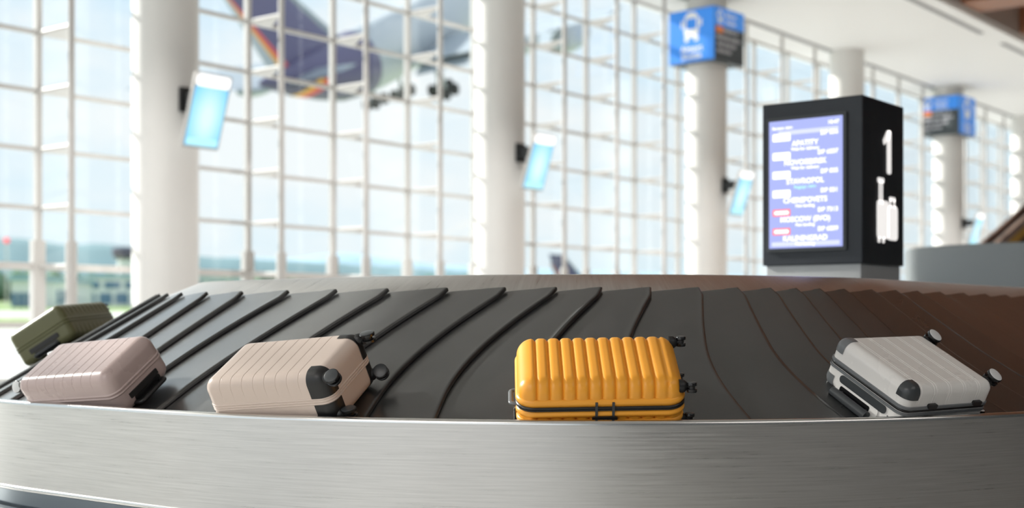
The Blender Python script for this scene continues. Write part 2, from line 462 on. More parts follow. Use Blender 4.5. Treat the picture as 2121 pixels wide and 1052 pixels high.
# ------------------------------------------------------------------ text helper
def text_mesh(name, body, size, m, parent, mtx, ext=.001, align='CENTER', bold=0.0):
    cu = bpy.data.curves.new('lettering', 'FONT'); cu.body = body; cu.size = size; cu.extrude = ext
    cu.align_x = align; cu.align_y = 'CENTER'; cu.offset = bold; cu.resolution_u = 3
    ob = bpy.data.objects.new('lettering', cu); COL.objects.link(ob)
    dg = bpy.context.evaluated_depsgraph_get(); dg.update()
    me = bpy.data.meshes.new_from_object(ob.evaluated_get(dg)); bpy.data.objects.remove(ob); bpy.data.curves.remove(cu)
    me.materials.clear(); me.materials.append(m)
    o = bpy.data.objects.new(name, me); COL.objects.link(o); o.parent = parent; o.matrix_local = mtx
    return o
def face_mtx(origin, right, upv):
    right = Vector(right).normalized(); upv = Vector(upv).normalized(); n = right.cross(upv)
    m = Matrix.Identity(4)
    for i in range(3): m[i][0] = right[i]; m[i][1] = upv[i]; m[i][2] = n[i]; m[i][3] = origin[i]
    return m
def plate(name, m, parent, mtx, cx, cy, wd, ht, r=.004, th=.004, n=4):
    o = MB().rbox((cx, cy, 0), (wd, ht, th), min(r, wd / 2.01, ht / 2.01), axis=2, n=n).build(name, m, parent)
    o.matrix_local = mtx; return o

# ------------------------------------------------------------------ shuttle box signs
def bus_icon(parent, mtx, cx, cy, s):
    mb = MB()
    mb.rbox((cx, cy + .06 * s, 0), (.62 * s, .86 * s, .006), .20 * s, axis=2)
    mb.rbox((cx, cy + .50 * s, 0), (.34 * s, .10 * s, .006), .04 * s, axis=2)
    for q in (-1, 1):
        mb.rbox((cx + q * .40 * s, cy + .14 * s, 0), (.09 * s, .26 * s, .006), .03 * s, axis=2)
        mb.rbox((cx + q * .21 * s, cy - .42 * s, 0), (.16 * s, .18 * s, .006), .03 * s, axis=2)
    o = mb.build('bus_symbol', M['sign_white'], parent); o.matrix_local = mtx
    plate('windscreen_symbol', M['sign_blue'], parent, mtx, cx, cy + .13 * s, .44 * s, .38 * s, .05 * s, .012)
def box_sign(k, label, bus_face_left):
    s = 1.30; h = 1.27
    r = thing('box_sign', label, 'sign', (CU_[k], VC, CZ + 6.17), (0, 0, math.radians(-3)), 'box signs round the columns')
    hs = s / 2
    b = MB().bb((-hs, -hs, 0), (hs, hs, h)); b.build('sign_case', M['sign_dark'], r, bevel=.01)
    left = face_mtx((-hs - .004, 0, h / 2), (0, -1, 0), (0, 0, 1))     # face looking along -X
    right = face_mtx((0, -hs - .004, h / 2), (1, 0, 0), (0, 0, 1))     # face looking along -Y
    F1, F2 = (left, right) if bus_face_left else (right, left)
    plate('blue_panel', M['sign_blue'], r, F1, 0, 0, s - .02, h - .02, .01)
    up_ = Matrix.Translation((0, 0, 0))
    bus_icon(r, F1 @ Matrix.Translation((0, 0, .004)), 0, .20, .66)
    text_mesh('lettering', 'Airport', .20, M['sign_white'], r, F1 @ Matrix.Translation((0, -.31, .005)), bold=.006)
    text_mesh('lettering', 'Shuttle', .20, M['sign_white'], r, F1 @ Matrix.Translation((0, -.49, .005)), bold=.006)
    plate('blue_panel', M['sign_blue'], r, F2, 0, h / 2 - .23, s - .02, .44, .01)
    bus_icon(r, F2 @ Matrix.Translation((0, 0, .004)), -.42, h / 2 - .24, .30)
    text_mesh('lettering', 'Airport', .15, M['sign_white'], r, F2 @ Matrix.Translation((.04, h / 2 - .16, .005)), bold=.004)
    text_mesh('lettering', 'Shuttle', .15, M['sign_white'], r, F2 @ Matrix.Translation((.04, h / 2 - .33, .005)), bold=.004)
    plate('orange_panel', M['sign_orange'], r, F2, -.44, .10, .30, .16, .01)
    tx = MB()
    for (y, segs) in ((.10, ((-.12, .30), (.12, .16), (.30, .12))), (-.08, ((-.42, .34), (-.12, .22), (.18, .30), (.40, .10))),
                      (-.24, ((-.40, .26), (-.10, .26), (.16, .20))), (-.40, ((-.44, .20), (-.22, .18), (-.02, .16)))):
        for (cx, wd) in segs: tx.rbox((cx, y, 0), (wd, .085, .004), .02, axis=2)
    o = tx.build('text_lines', M['sign_grey_text'], r); o.matrix_local = F2
box_sign(2, 'blue airport shuttle box sign with large bus symbol, round the nearer column', True)
box_sign(4, 'far box sign showing blue strip over grey text panel, round the distant column', False)

# ------------------------------------------------------------------ the carousel
U0, R1, R2, R3 = 3.62, 3.30, 2.40, 3.27
C1 = Vector((U0 + R1, 4.94)); C2 = Vector((U0 + R2, 5.78)); UE = 21.0
C3 = Vector((UE - R3, C1.y - R1 + R3))
WB = 1.10
ZB, ZT = -.50 + CZ, .155 + CZ
L1 = R1 * PI / 2; L2 = C3.x - C1.x; L3 = R3 * PI; L4 = C3.x - C2.x; L5 = R2 * PI / 2; L6 = C2.y - C1.y
LOOP = L1 + L2 + L3 + L4 + L5 + L6
def path(s):
    """outer edge: point, outward normal"""
    s = s % LOOP
    if s < L1:
        t = s / R1; o = Vector((-math.cos(t), -math.sin(t))); return C1 + o * R1, o
    s -= L1
    if s < L2: return Vector((C1.x + s, C1.y - R1)), Vector((0, -1))
    s -= L2
    if s < L3:
        t = s / R3; o = Vector((math.sin(t), -math.cos(t))); return C3 + o * R3, o
    s -= L3
    if s < L4: return Vector((C3.x - s, C2.y + R2)), Vector((0, 1))
    s -= L4
    if s < L5:
        t = s / R2; o = Vector((-math.sin(t), math.cos(t))); return C2 + o * R2, o
    s -= L5
    return Vector((U0, C2.y - s)), Vector((-1, 0))
def belt_pt(s, t, h=0.0):
    P, o = path(s); k = (ZT - ZB) / WB
    q = P - o * t; n = Vector((o.x * k, o.y * k, 1)).normalized()
    return Vector((q.x, q.y, ZB + k * t)) + n * h
NS = 260
def sweep(prof, name, m, parent, cap=False, sharp=32, s0=None, s1=None, n=NS):
    mb = MB(); ks = len(prof); closed = s0 is None
    ss = [20.0 + LOOP * i / n for i in range(n + 1)] if closed else [s0 + (s1 - s0) * i / n for i in range(n + 1)]
    vs = []
    acc = [0]
    for a, b in zip(prof, prof[1:]): acc.append(acc[-1] + math.hypot(a[0] - b[0], a[1] - b[1]))
    for s in ss:
        P, o = path(s)
        for (t, z) in prof:
            q = P - o * t; vs.append((q.x, q.y, z + CZ))
    fs = []; uv = []
    for i in range(n):
        for k in range(ks - 1):
            fs.append((i * ks + k, (i + 1) * ks + k, (i + 1) * ks + k + 1, i * ks + k + 1))
            uv += [(ss[i], acc[k]), (ss[i + 1], acc[k]), (ss[i + 1], acc[k + 1]), (ss[i], acc[k + 1])]
    mb.add(vs, fs)
    if cap:
        f = [i * ks + ks - 1 for i in range(n)]
        mb.f.append(f); mb.m.append(0); uv += [(mb.v[j].x, mb.v[j].y) for j in f]
    mb.uv = uv
    o = mb.build(name, m, parent, sharp=sharp, merge=1e-5)
    return o
car = thing('baggage_carousel', 'large curved baggage carousel of sloping black rubber plates with brushed steel sides', 'baggage carousel', (0, 0, 0))
sweep([(-.012, -.795), (-.012, -.40), (-.012, -.392)], 'side_panel', M['brushed'], car)
def bead(t0, z0, r, a0, a1, n=7): return [(t0 + r * math.cos(a0 + (a1 - a0) * i / n), z0 + r * math.sin(a0 + (a1 - a0) * i / n)) for i in range(n + 1)]
sweep(bead(.001, -.396, .017, PI * 1.05, 0) + [(.018, -.62)], 'top_rail', M['steel_edge'], car, sharp=50)
sweep(bead(-.006, -.800, .013, PI * .55, PI * 1.9), 'bottom_rail', M['steel_edge'], car, sharp=50)
sweep([(.06, -.77), (.06, -.895), (.03, -.905), (.03, -CZ)], 'kick_plate', M['kick'], car)
sweep([(.02, -.56), (.10, -.50), (1.02, .05), (1.06, -.10)], 'belt_bed', M['black'], car)
sweep([(1.03, .10), (1.06, .122), (1.30, .222), (1.315, .226), (1.33, .222)], 'center_cover', M['brushed_cross'], car, sharp=50)
sweep([(1.33, .222), (1.40, .222)], 'center_deck', M['drum'], car, cap=True)

# crescent plates: leading-edge curves measured along the loop
TOPS = [-.825, -.532, -.177, .232, .697, 1.165, 1.585, 1.94, 2.248, 2.585, 2.925, 3.215, 3.475, 3.69, 3.90, 4.137, 4.44, 4.748, 5.09]
while TOPS[-1] < 13.5: TOPS.append(TOPS[-1] + .355)
lead = [-1.272, -1.635]
while lead[-1] > -7.2: lead.append(lead[-1] - .36)
TOPS = list(reversed(lead)) + TOPS
rest = LOOP - (TOPS[-1] - TOPS[0]); nr = max(1, round(rest / .50))
TOPS += [TOPS[-1] + rest * (i + 1) / nr for i in range(nr)]
def lerp_tab(tab, x):
    if x <= tab[0][0]: return tab[0][1]
    for (a, b), (c_, d) in zip(tab, tab[1:]):
        if x <= c_: return b + (d - b) * (x - a) / (c_ - a)
    return tab[-1][1]
AMP = [(-1.3, .06), (-.53, .09), (-.18, .20), (.23, .28), (1.16, .40), (1.94, .50), (2.4, .40), (2.92, .23), (3.22, .13), (4.2, .13), (6, .14)]
RET = [(1.9, 0), (2.92, .12), (3.3, .20), (6, .10)]
def edge_s(st, t):
    st2 = st if st < LOOP / 2 else st - LOOP
    a = lerp_tab(AMP, st2); r_ = lerp_tab(RET, st2)
    q = min(1, max(0, (1.08 - t) / .80))
    return st - a * (1 - (1 - q) ** 2) + r_ * max(0, (.62 - t) / .6) ** 1.5
NT = 18
for i in range(len(TOPS) - 1):
    sa, sb = TOPS[i], TOPS[i + 1]
    mb = MB(); pitch = sb - sa
    prof = [(-.12, -.004), (0, .000), (.12, .003), (.3, .007), (.5, .0115), (.7, .016), (.86, .0195), (.94, .0212)]
    e = .018 / pitch
    prof += [(1 - e, .0218), (1 - e * .45, .0212), (1 - e * .12, .0185), (1, .0140), (1, .003), (1 - e * .8, .001), (.5, -.004), (-.12, -.009)]
    k = len(prof); vs = []
    tt = [.035 + (1.075 - .035) * j / NT for j in range(NT + 1)]
    for j, t in enumerate(tt):
        ea, eb = edge_s(sa, t), edge_s(sb, t)
        # rounded upper corner of the leading edge
        d = max(0.0, (t - 1.04) / .035); cut = .03 * (1 - math.sqrt(max(0, 1 - d * d)))
        for (x, h) in prof:
            s = ea + (eb - ea) * x
            if x > .5: s -= cut
            vs.append(belt_pt(s, t, h))
    fs = []
    for j in range(NT):
        for q in range(k):
            fs.append((j * k + q, j * k + (q + 1) % k, (j + 1) * k + (q + 1) % k, (j + 1) * k + q))
    fs += [list(range(k)), list(range(NT * k + k - 1, NT * k - 1, -1))]
    mb.add(vs, fs)
    mb.build('belt_plate', M['rubber'], car, sharp=55)

# ------------------------------------------------------------------ information kiosk on the carousel's deck
kz = .222 + CZ
K = thing('information_kiosk', 'square black kiosk with violet arrivals screen and white number 1, on grey plinth', 'kiosk', (8.51, 3.75, kz))
KW, KD = .70, .74; Z0, Z1 = .386 + CZ - kz, 1.51 + CZ - kz
MB().bb((.02, .02, 0), (KW - .02, KD - .02, Z0)).build('plinth', M['plinth'], K, bevel=.004)
MB().bb((0, 0, Z0), (KW, KD, Z1)).build('kiosk_body', M['kiosk'], K, bevel=.006)
KL = face_mtx((-.002, KD / 2, (Z0 + Z1) / 2), (0, -1, 0), (0, 0, 1))
sw, sh = .545, .88
sc_c = (-.035, -.005)
o = plate('screen_frame', M['kiosk_frame'], K, KL, sc_c[0], sc_c[1], sw + .05, sh + .05, .012, .03)
T2 = KL @ Matrix.Translation((sc_c[0], sc_c[1], .017))
scr = plate('screen_panel', M['screen_blue'], K, T2, 0, 0, sw, sh, .004, .004)
T3 = T2 @ Matrix.Translation((0, 0, .003))
rows = [('APATITY', 'Wait for delivery', 'DP 836', 0), ('NOVOSIBIRSK', 'Wait for delivery', 'DP 6837', 0), ('STAVROPOL', 'Baggage claim', 'DP 835', 1),
        ('CHEREPOVETS', 'Not landing', 'DP 831', 0), ('MOSCOW (SVO)', 'Not landing', 'DP 7313', 2), ('KALININGRAD', 'Not landing', 'DP 6839', 2)]
plate('header_line', M['screen_pale'], K, T3, .02, sh / 2 - .085, sw - .10, .03, .004, .001)
text_mesh('screen_text', 'Baggage claim', .028, M['screen_text'], K, T3 @ Matrix.Translation((-sw / 2 + .025, sh / 2 - .05, .001)), .0004, 'LEFT', .0006)
text_mesh('screen_text', '10:47', .038, M['screen_text'], K, T3 @ Matrix.Translation((sw / 2 - .065, sh / 2 - .04, .001)), .0004, 'CENTER', .0008)
for i, (cty, sub, fl, kd) in enumerate(rows):
    y = sh / 2 - .115 - i * .130
    if kd == 2:
        plate('status_box', M['screen_red'], K, T3, -sw / 2 + .095, y, .135, .048, .008, .001)
        plate('status_label', M['screen_text'], K, T3 @ Matrix.Translation((0, 0, .0012)), -sw / 2 + .095, y, .11, .026, .006, .001)
    else:
        plate('status_box', M['screen_text'], K, T3, -sw / 2 + .095, y, .135, .052, .008, .001)
    text_mesh('screen_text', fl, .042, M['screen_text'], K, T3 @ Matrix.Translation((sw / 2 - .03, y + .008, .001)), .0004, 'RIGHT', .0012)
    text_mesh('screen_text', cty, .050, M['screen_text'], K, T3 @ Matrix.Translation((0, y - .050, .0015)), .0004, 'CENTER', .0014)
    text_mesh('screen_text', sub, .030, M['screen_cyan'] if kd == 1 else M['screen_text'], K, T3 @ Matrix.Translation((0, y - .088, .0015)), .0004, 'CENTER', .0008)
plate('footer_line', M['screen_pale'], K, T3, 0, -sh / 2 + .028, sw - .04, .030, .008, .001)
KR = face_mtx((KW / 2, -.003, 0), (1, 0, 0), (0, 0, 1))
# the numeral 1
n1 = MB(); zc1 = 1.165 + CZ - kz
n1.rbox((.085, zc1, 0), (.062, .30, .006), .02, axis=2)
n1.prism([(.055, zc1 + .148, -.003), (.10, zc1 + .15, -.003), (.085, zc1 + .095, -.003), (.0, zc1 + .045, -.003), (-.012, zc1 + .075, -.003)], (0, 0, .006))
o = n1.build('numeral', M['number_white'], K); o.matrix_local = KR
ic = MB(); zi = .70 + CZ - kz
ic.rbox((-.02, zi - .005, 0), (.19, .26, .006), .03, axis=2)
ic.rbox((.145, zi - .02, 0), (.17, .24, .006), .035, axis=2)
for x in (-.075, -.035): ic.rbox((x, zi + .18, 0), (.014, .16, .006), .005, axis=2)
ic.rbox((-.055, zi + .262, 0), (.10, .035, .006), .012, axis=2)
for x in (.105, .175): ic.rbox((x, zi + .115, 0), (.016, .06, .006), .005, axis=2)
ic.rbox((.14, zi + .145, 0), (.09, .03, .006), .01, axis=2)
for x in (-.085, -.01): ic.rbox((x, zi - .145, 0), (.03, .04, .006), .01, axis=2)
o = ic.build('luggage_symbol', M['number_white'], K); o.matrix_local = KR

# grey drum standing behind the kiosk
D_ = thing('grey_drum', 'low round grey drum on the carousel deck, right of the black kiosk', 'drum', (16.0, 4.9, .222 + CZ))
MB().lathe((0, 0, 0), (0, 0, 1), [(0, 1.48), (.60, 1.48), (.615, 1.47), (.615, 0)], n=72).build('drum_shell', M['drum'], D_)
MB().lathe((0, 0, 0), (0, 0, 1), [(0, 1.49), (.04, 1.49), (.05, 1.48)], n=72).build('base_ring', M['steel_edge'], D_)

# inclined feed conveyor at the right
F_ = thing('inclined_conveyor', 'sloping baggage conveyor with brown edge and yellow black side, far right', 'conveyor', (26.6, 9.0, 0))
sl = .35
def slab(u0, u1, z0, z1, v0, v1, mb):
    f = lambda u, dz: CZ + 1.52 + sl * u + dz
    return mb.prism([(u0, v0, f(u0, z0)), (u1, v0, f(u1, z0)), (u1, v0, f(u1, z1)), (u0, v0, f(u0, z1))], (0, v1 - v0, 0))
slab(-5.0, 12, -.16, 0, -.06, 0.02, MB()).build('edge_panel', M['copper'], F_)
slab(-5.0, 12, -.16, 0, .24, .30, MB()).build('edge_panel', M['copper'], F_)
slab(-5.0, 12, -.42, -.17, 0, .24, MB()).build('yellow_panel', M['yellow'], F_)
slab(-5.0, 12, -.55, -.42, -.01, .25, MB()).build('black_stripe', M['stripe_black'], F_)
slab(-5.0, 12, -.85, -.55, 0, .24, MB()).build('yellow_panel', M['yellow'], F_)
slab(-5.0, 12, -.12, -.08, .02, .24, MB()).build('conveyor_belt', M['rubber'], F_)
for u in (-4, 1.5, 7):
    zt = CZ + 1.52 + sl * u - .8
    if zt > .1:
        for v in (.12,): MB().bb((u - .06, v - .06, 0), (u + .06, v + .06, zt)).build('leg', M['grey_trim'], F_)

# ------------------------------------------------------------------ suitcases
def lin(a, b, n): return [a + (b - a) * i / n for i in range(n + 1)]
def axis_samples(half, r, extra=(), n=10, m=6):
    q = [half - r + r * math.tan(PI / 4 * i / m) for i in range(m + 1)]
    inner = lin(-(half - r), half - r, n)
    xs = [-x for x in reversed(q)] + inner[1:-1] + q
    xs += [x for x in extra if abs(x) < half - r * .999]
    xs = sorted(set(round(x, 6) for x in xs))
    return xs
def rproj(q, hx, hy, hz, r):
    c_ = Vector((max(-hx + r, min(hx - r, q.x)), max(-hy + r, min(hy - r, q.y)), max(-hz + r, min(hz - r, q.z))))
    n = (q - c_)
    n = n.normalized() if n.length > 1e-9 else Vector((0, 0, 1))
    return c_ + n * r, n
def shell(L, W, z0, h, r, sign, extra=(), disp=None, nx=10):
    """one half of a rounded suitcase: open at z0, reaching h above (sign=1) or below"""
    hx, hy, hz = L / 2, W / 2, h
    xs = axis_samples(hx, r, extra, nx); ys = axis_samples(hy, r)
    zs = [z for z in axis_samples(hz, r, (), 6) if z >= 0]
    if zs[0] > 0: zs = [0.0] + zs
    mb = MB()
    def grid(A, B, f):
        vs = []
        for a in A:
            for b in B:
                p, n = rproj(f(a, b), hx, hy, hz, r)
                if disp: p = p + n * disp(p.x / L, n, p.z / h)
                vs.append((p.x, p.y, z0 + sign * p.z))
        nb = len(B)
        mb.add(vs, [(i * nb + j, (i + 1) * nb + j, (i + 1) * nb + j + 1, i * nb + j + 1) for i in range(len(A) - 1) for j in range(nb - 1)])
    grid(xs, ys, lambda a, b: Vector((a, b, hz)))
    for sg in (-1, 1):
        grid(xs, zs, lambda a, b: Vector((a, sg * hy, b)))
        grid(ys, zs, lambda a, b: Vector((sg * hx, a, b)))
    return mb
def corner_patch(L, W, h, z0, r, sx, sy, sz, d, off=.0025):
    """moulded guard over one corner; d = reach along x, y, z"""
    hx, hy, hz = L / 2, W / 2, h; mb = MB()
    def rng(half, reach): return [x for x in axis_samples(half, r, (half - reach,), 8) if x >= half - reach - 1e-6]
    X, Y, Z = rng(hx, d[0]), rng(hy, d[1]), rng(hz, d[2])
    def grid(A, B, f):
        for o_ in (off, -.004):
            vs = []
            for a in A:
                for b in B:
                    p, n = rproj(f(a, b), hx, hy, hz, r); p = p + n * o_
                    vs.append((sx * p.x, sy * p.y, z0 + sz * p.z))
            nb = len(B)
            mb.add(vs, [(i * nb + j, (i + 1) * nb + j, (i + 1) * nb + j + 1, i * nb + j + 1) for i in range(len(A) - 1) for j in range(nb - 1)])
    grid(X, Y, lambda a, b: Vector((a, b, hz)))
    grid(X, Z, lambda a, b: Vector((a, hy, b)))
    grid(Y, Z, lambda a, b: Vector((hx, a, b)))
    return mb
def ring(L, W, r, prof, n=8):
    """band round the case: prof is a closed list of (outward offset, z)"""
    pts = []
    for (qx, qy, a0) in ((1, 1, 0), (-1, 1, PI / 2), (-1, -1, PI), (1, -1, 1.5 * PI)):
        for k in range(n + 1):
            t = a0 + k / n * PI / 2
            pts.append((Vector((qx * (L / 2 - r), qy * (W / 2 - r))), Vector((math.cos(t), math.sin(t)))))
    mb = MB(); k = len(prof); vs = []
    for (c_, d) in pts:
        for (o_, z) in prof:
            q = c_ + d * (r + o_); vs.append((q.x, q.y, z))
    m = len(pts)
    mb.add(vs, [(i * k + j, ((i + 1) % m) * k + j, ((i + 1) % m) * k + (j + 1) % k, i * k + (j + 1) % k) for i in range(m) for j in range(k)])
    return mb
def rprof(z, w_, h, n=8):
    """flat-backed bead of height h standing w_ proud"""
    return [(-.006, z - h / 2)] + [(w_ * math.sin(PI * i / n) - .001, z - h / 2 + h * i / n) for i in range(n + 1)] + [(-.006, z + h / 2)]
def grooves(pos, wd, dep):
    def f(x, n, zf):
        if abs(n.x) > .75: return 0.0
        m = max(0.0, min(1.0, (zf - .34) / .14)); k = max(0.0, 1 - abs(n.x) * 1.3)
        v = 0.0
        for p in pos:
            d = abs(x - p) / wd
            if d < 1: v = max(v, .5 + .5 * math.cos(PI * d))
        return -dep * v * m * k
    return f
def gextra(pos, wd, L): return [ (p + q * wd) * L for p in pos for q in (-3, -1.8, -1.2, -1, -.6, -.3, 0, .3, .6, 1, 1.2, 1.8, 3)]
def scallop(a, b, n, dep):
    def f(x, nr_, zf):
        if x < a - .012 or x > b + .012 or abs(nr_.x) > .8: return 0.0
        m = max(0.0, min(1.0, (zf - .20) / .13)); m = m * m * (3 - 2 * m)
        u = (x - a) / (b - a) * (n - 1)
        v = abs(math.sin(PI * u)) if 0 <= u <= n - 1 else min(1, abs(u if u < 0 else u - n + 1) / .3)
        v = 1 - (1 - v) ** 2
        return -dep * (1 - v) * m
    return f

def suitcase_frame(par):
    s, t, yaw, L, W, H, lift, rx, ry = par
    P, o = path(s); k = (ZT - ZB) / WB
    q = P - o * t
    pos = Vector((q.x, q.y, ZB + k * t))
    T = Vector((-o.y, o.x, 0))
    e2 = Vector((-o.x, -o.y, k)).normalized(); n = T.cross(e2).normalized()
    a = math.cos(yaw) * T + math.sin(yaw) * e2; b = n.cross(a)
    R = Matrix(((a.x, b.x, n.x), (a.y, b.y, n.y), (a.z, b.z, n.z)))
    R = R @ Matrix.Rotation(rx, 3, 'X') @ Matrix.Rotation(ry, 3, 'Y')
    return pos + n * lift, R

def spinner(parent, p, sx, ax, trail, mh, mt, mhub, r=.026, reach=.020, label=None):
    """caster wheel: p = root on the end face, sx = outward sign, ax = wheel axle, trail = offset across"""
    p = Vector(p); ax = Vector(ax).normalized(); trail = Vector(trail)
    wc = p + Vector((sx * (reach + r * .75), 0, 0)) + trail
    mb = MB()
    mb.lathe(p - Vector((sx * .012, 0, 0)), (sx, 0, 0), [(0, .027), (.014, .027), (.022, .023), (.030, .016), (.034, .013)], n=20)
    mb.tube([p + Vector((sx * .018, 0, 0)), p + Vector((sx * (reach + .008), 0, 0)) + trail * .4, wc], .0105, n=10)
    mb.cyl(wc - ax * .012, wc + ax * .012, r * .62, n=20)
    wh = mb.build('wheel', mh, parent, sharp=40)
    t = MB()
    for q in (-1, 1):
        t.lathe(wc + ax * q * .006, ax * q, [(0, r * .9), (.002, r), (.011, r), (.0135, r * .9), (.0135, r * .55), (.0125, r * .5)], n=28)
    t.build('tyre', mt, wh, sharp=40)
    h = MB()
    for q in (-1, 1): h.lathe(wc + ax * q * .0175, ax * q, [(0, r * .93), (.003, r * .91), (.004, r * .8)], n=28)
    hb = h.build('hub_cap', mhub, wh, sharp=40)
    return wh
def arch(parent, name, m, c, along, out, length, height, r=.011, flat=.6):
    c = Vector(c); a = Vector(along).normalized(); o = Vector(out).normalized()
    pts = [c - a * length / 2 - o * .02, c - a * length / 2 + o * height * .55]
    pts += [c - a * (length / 2 - height * .5 * (1 - math.cos(t))) + o * (height * .55 + height * .45 * math.sin(t)) for t in (.4, .8, 1.2, PI / 2)]
    pts += [c + a * (length / 2 - height * .5 * (1 - math.cos(t))) + o * (height * .55 + height * .45 * math.sin(t)) for t in (PI / 2, 1.2, .8, .4)]
    pts += [c + a * length / 2 + o * height * .55, c + a * length / 2 - o * .02]
    return MB().tube(pts, r, n=10, flat=flat).build(name, m, parent, sharp=50)

def case(par, label, group='suitcases lying on the carousel'):
    pos, R = suitcase_frame(par)
    return thing('suitcase', label, 'suitcase', pos, R, group)

# --- orange, deep scalloped ribs
P_ = (2.1302, .2625, .0272, .6441, .4414, .2303, -.0039, -.0952, -.0039)
L, W, H = P_[3:6]; S = case(P_, 'bright orange hard shell suitcase with deep rounded ribs, black zip and lock')
rr = .068; N11 = 11; xa, xb = -.383, .402
ext = [xa * L + (xb - xa) * L * i / 120 for i in range(-3, 124)]
sc = scallop(xa, xb, N11, .0120)
shell(L, W, H / 2, H / 2, rr, 1, ext, sc).build('front_shell', M['orange'], S, sharp=60, merge=2e-5)
shell(L, W, H / 2, H / 2, rr, -1, ext, sc).build('back_shell', M['orange'], S, sharp=60, merge=2e-5)
ring(L, W, rr, rprof(H / 2 + .024, .009, .030)).build('rim', M['orange'], S, sharp=60)
ring(L, W, rr, rprof(H / 2 - .024, .009, .030)).build('rim', M['orange'], S, sharp=60)
ring(L, W, rr, rprof(H / 2 - .062, .007, .026)).build('rim', M['orange'], S, sharp=60)
zr = ring(L, W, rr, [(-.006, H / 2 - .009), (.004, H / 2 - .009), (.007, H / 2 - .006), (.007, H / 2 - .0015), (.004, H / 2), (.007, H / 2 + .0015), (.007, H / 2 + .006), (.004, H / 2 + .009), (-.006, H / 2 + .009)]).build('zip', M['black'], S, sharp=40)
for x in (-.018, .047):
    MB().rbox((x, -W / 2 - .009, H * .475), (.010, .005, .075), .002, axis=1).build('zip_pull', M['dark_grey'], S)
lk = MB().rbox((.014, -W / 2 - .006, H * .30), (.098, .018, .034), .010, axis=1)
for i in range(3): lk.cyl((-.004 + i * .017, -W / 2 - .016, H * .30), (.006 + i * .017, -W / 2 - .016, H * .30), .008, n=12)
lk.build('lock', M['black'], S, sharp=40)
for (y, z, tr) in ((W * .40, H * .86, (0, 0, .004)), (-W * .40, H * .80, (0, -.012, .0)), (W * .38, H * .16, (0, 0, 0)), (-W * .38, H * .16, (0, 0, 0))):
    spinner(S, (L / 2 - .008, y, z), 1, (0, .35, 1), tr, M['black'], M['black_gloss'], M['dark_grey'], r=.020, reach=.022)
arch(S, 'carry_handle', M['mid_grey'], (-L / 2 + .006, -W * .19, H * .43), (0, 1, 0), (-1, 0, 0), .11, .032, .010, .7)
MB().rbox((-L / 2 - .008, -W * .30, H * .22), (.012, .012, .055), .004, axis=2).build('handle_stem', M['chrome'], S)

# --- beige, fine grooves, black guards round the wheels
P_ = (.7571, .2267, .034, .6058, .3711, .2463, .004, -.0416, -.0695)
L, W, H = P_[3:6]; S = case(P_, 'pale beige hard shell suitcase with thin grooves and black wheel corners')
rr = .052; gp = [-.35 + .0915 * i for i in range(8)]
fg = grooves(gp, .0042, .0016)
for sg, nm in ((1, 'front_shell'), (-1, 'back_shell')):
    shell(L, W, H / 2, H / 2, rr, sg, gextra(gp, .0042, L), fg).build(nm, M['beige'], S, sharp=60, merge=2e-5)
for dz in (-.011, .0, .011):
    ring(L, W, rr, rprof(H / 2 + dz, .0045, .010)).build('rim', M['beige'], S, sharp=60)
for sy in (-1, 1):
    for sz in (-1, 1):
        corner_patch(L, W, H / 2, H / 2, rr, 1, sy, sz, (.088, .072, .108)).build('corner_guard', M['black'], S, sharp=60)
for (y, z, ax, tr) in ((-W / 2 + .040, H - .040, (.1, -.55, 1), (0, -.022, .012)), (W / 2 - .035, H - .030, (.05, .1, 1), (0, .004, .006)),
                       (W / 2 - .035, .050, (.25, -.6, .7), (0, .012, .0)), (-W / 2 + .040, .038, (.05, .1, 1), (0, .0, .004))):
    spinner(S, (L / 2 - .006, y, z), 1, ax, tr, M['black'], M['black_gloss'], M['dark_grey'], r=.032, reach=.014)

# --- pink, handle end to the right
P_ = (-.5528, .2234, .0945, .6635, .3486, .2304, .0121, .0856, -.0278)
L, W, H = P_[3:6]; S = case(P_, 'dusty pink hard shell suitcase with thin grooves, black handle on its end')
rr = .055; gp = [-.36 + .0985 * i for i in range(8)]
fg = grooves(gp, .0042, .0016)
for sg, nm in ((1, 'front_shell'), (-1, 'back_shell')):
    shell(L, W, H / 2, H / 2, rr, sg, gextra(gp, .0042, L), fg).build(nm, M['pink'], S, sharp=60, merge=2e-5)
for dz in (-.008, .008):
    ring(L, W, rr, rprof(H / 2 + dz, .0055, .014)).build('rim', M['pink'], S, sharp=60)
MB().rbox((L / 2 + .002, -.010, H * .295), (.008, W * .56, .026), .002, axis=0).build('label_strip', M['black'], S)
MB().rbox((L / 2 + .001, .0, H * .14), (.006, W * .50, .040), .006, axis=0).build('handle_recess', M['black_gloss'], S)
arch(S, 'carry_handle', M['black'], (L / 2, -.005, H * .10), (0, 1, 0), (1, 0, 0), W * .50, .034, .012, .8)
for (y, z, ax) in ((-W / 2 + .05, H * .80, (.1, -.8, .6)), (W / 2 - .05, H * .80, (0, .3, 1)), (-W / 2 + .05, H * .20, (.0, .2, 1)), (W / 2 - .05, H * .2, (0, .2, 1))):
    spinner(S, (-L / 2 + .004, y, z), -1, ax, (0, -.006, -.006), M['black'], M['black_gloss'], M['hub_grey'], r=.030, reach=.010)

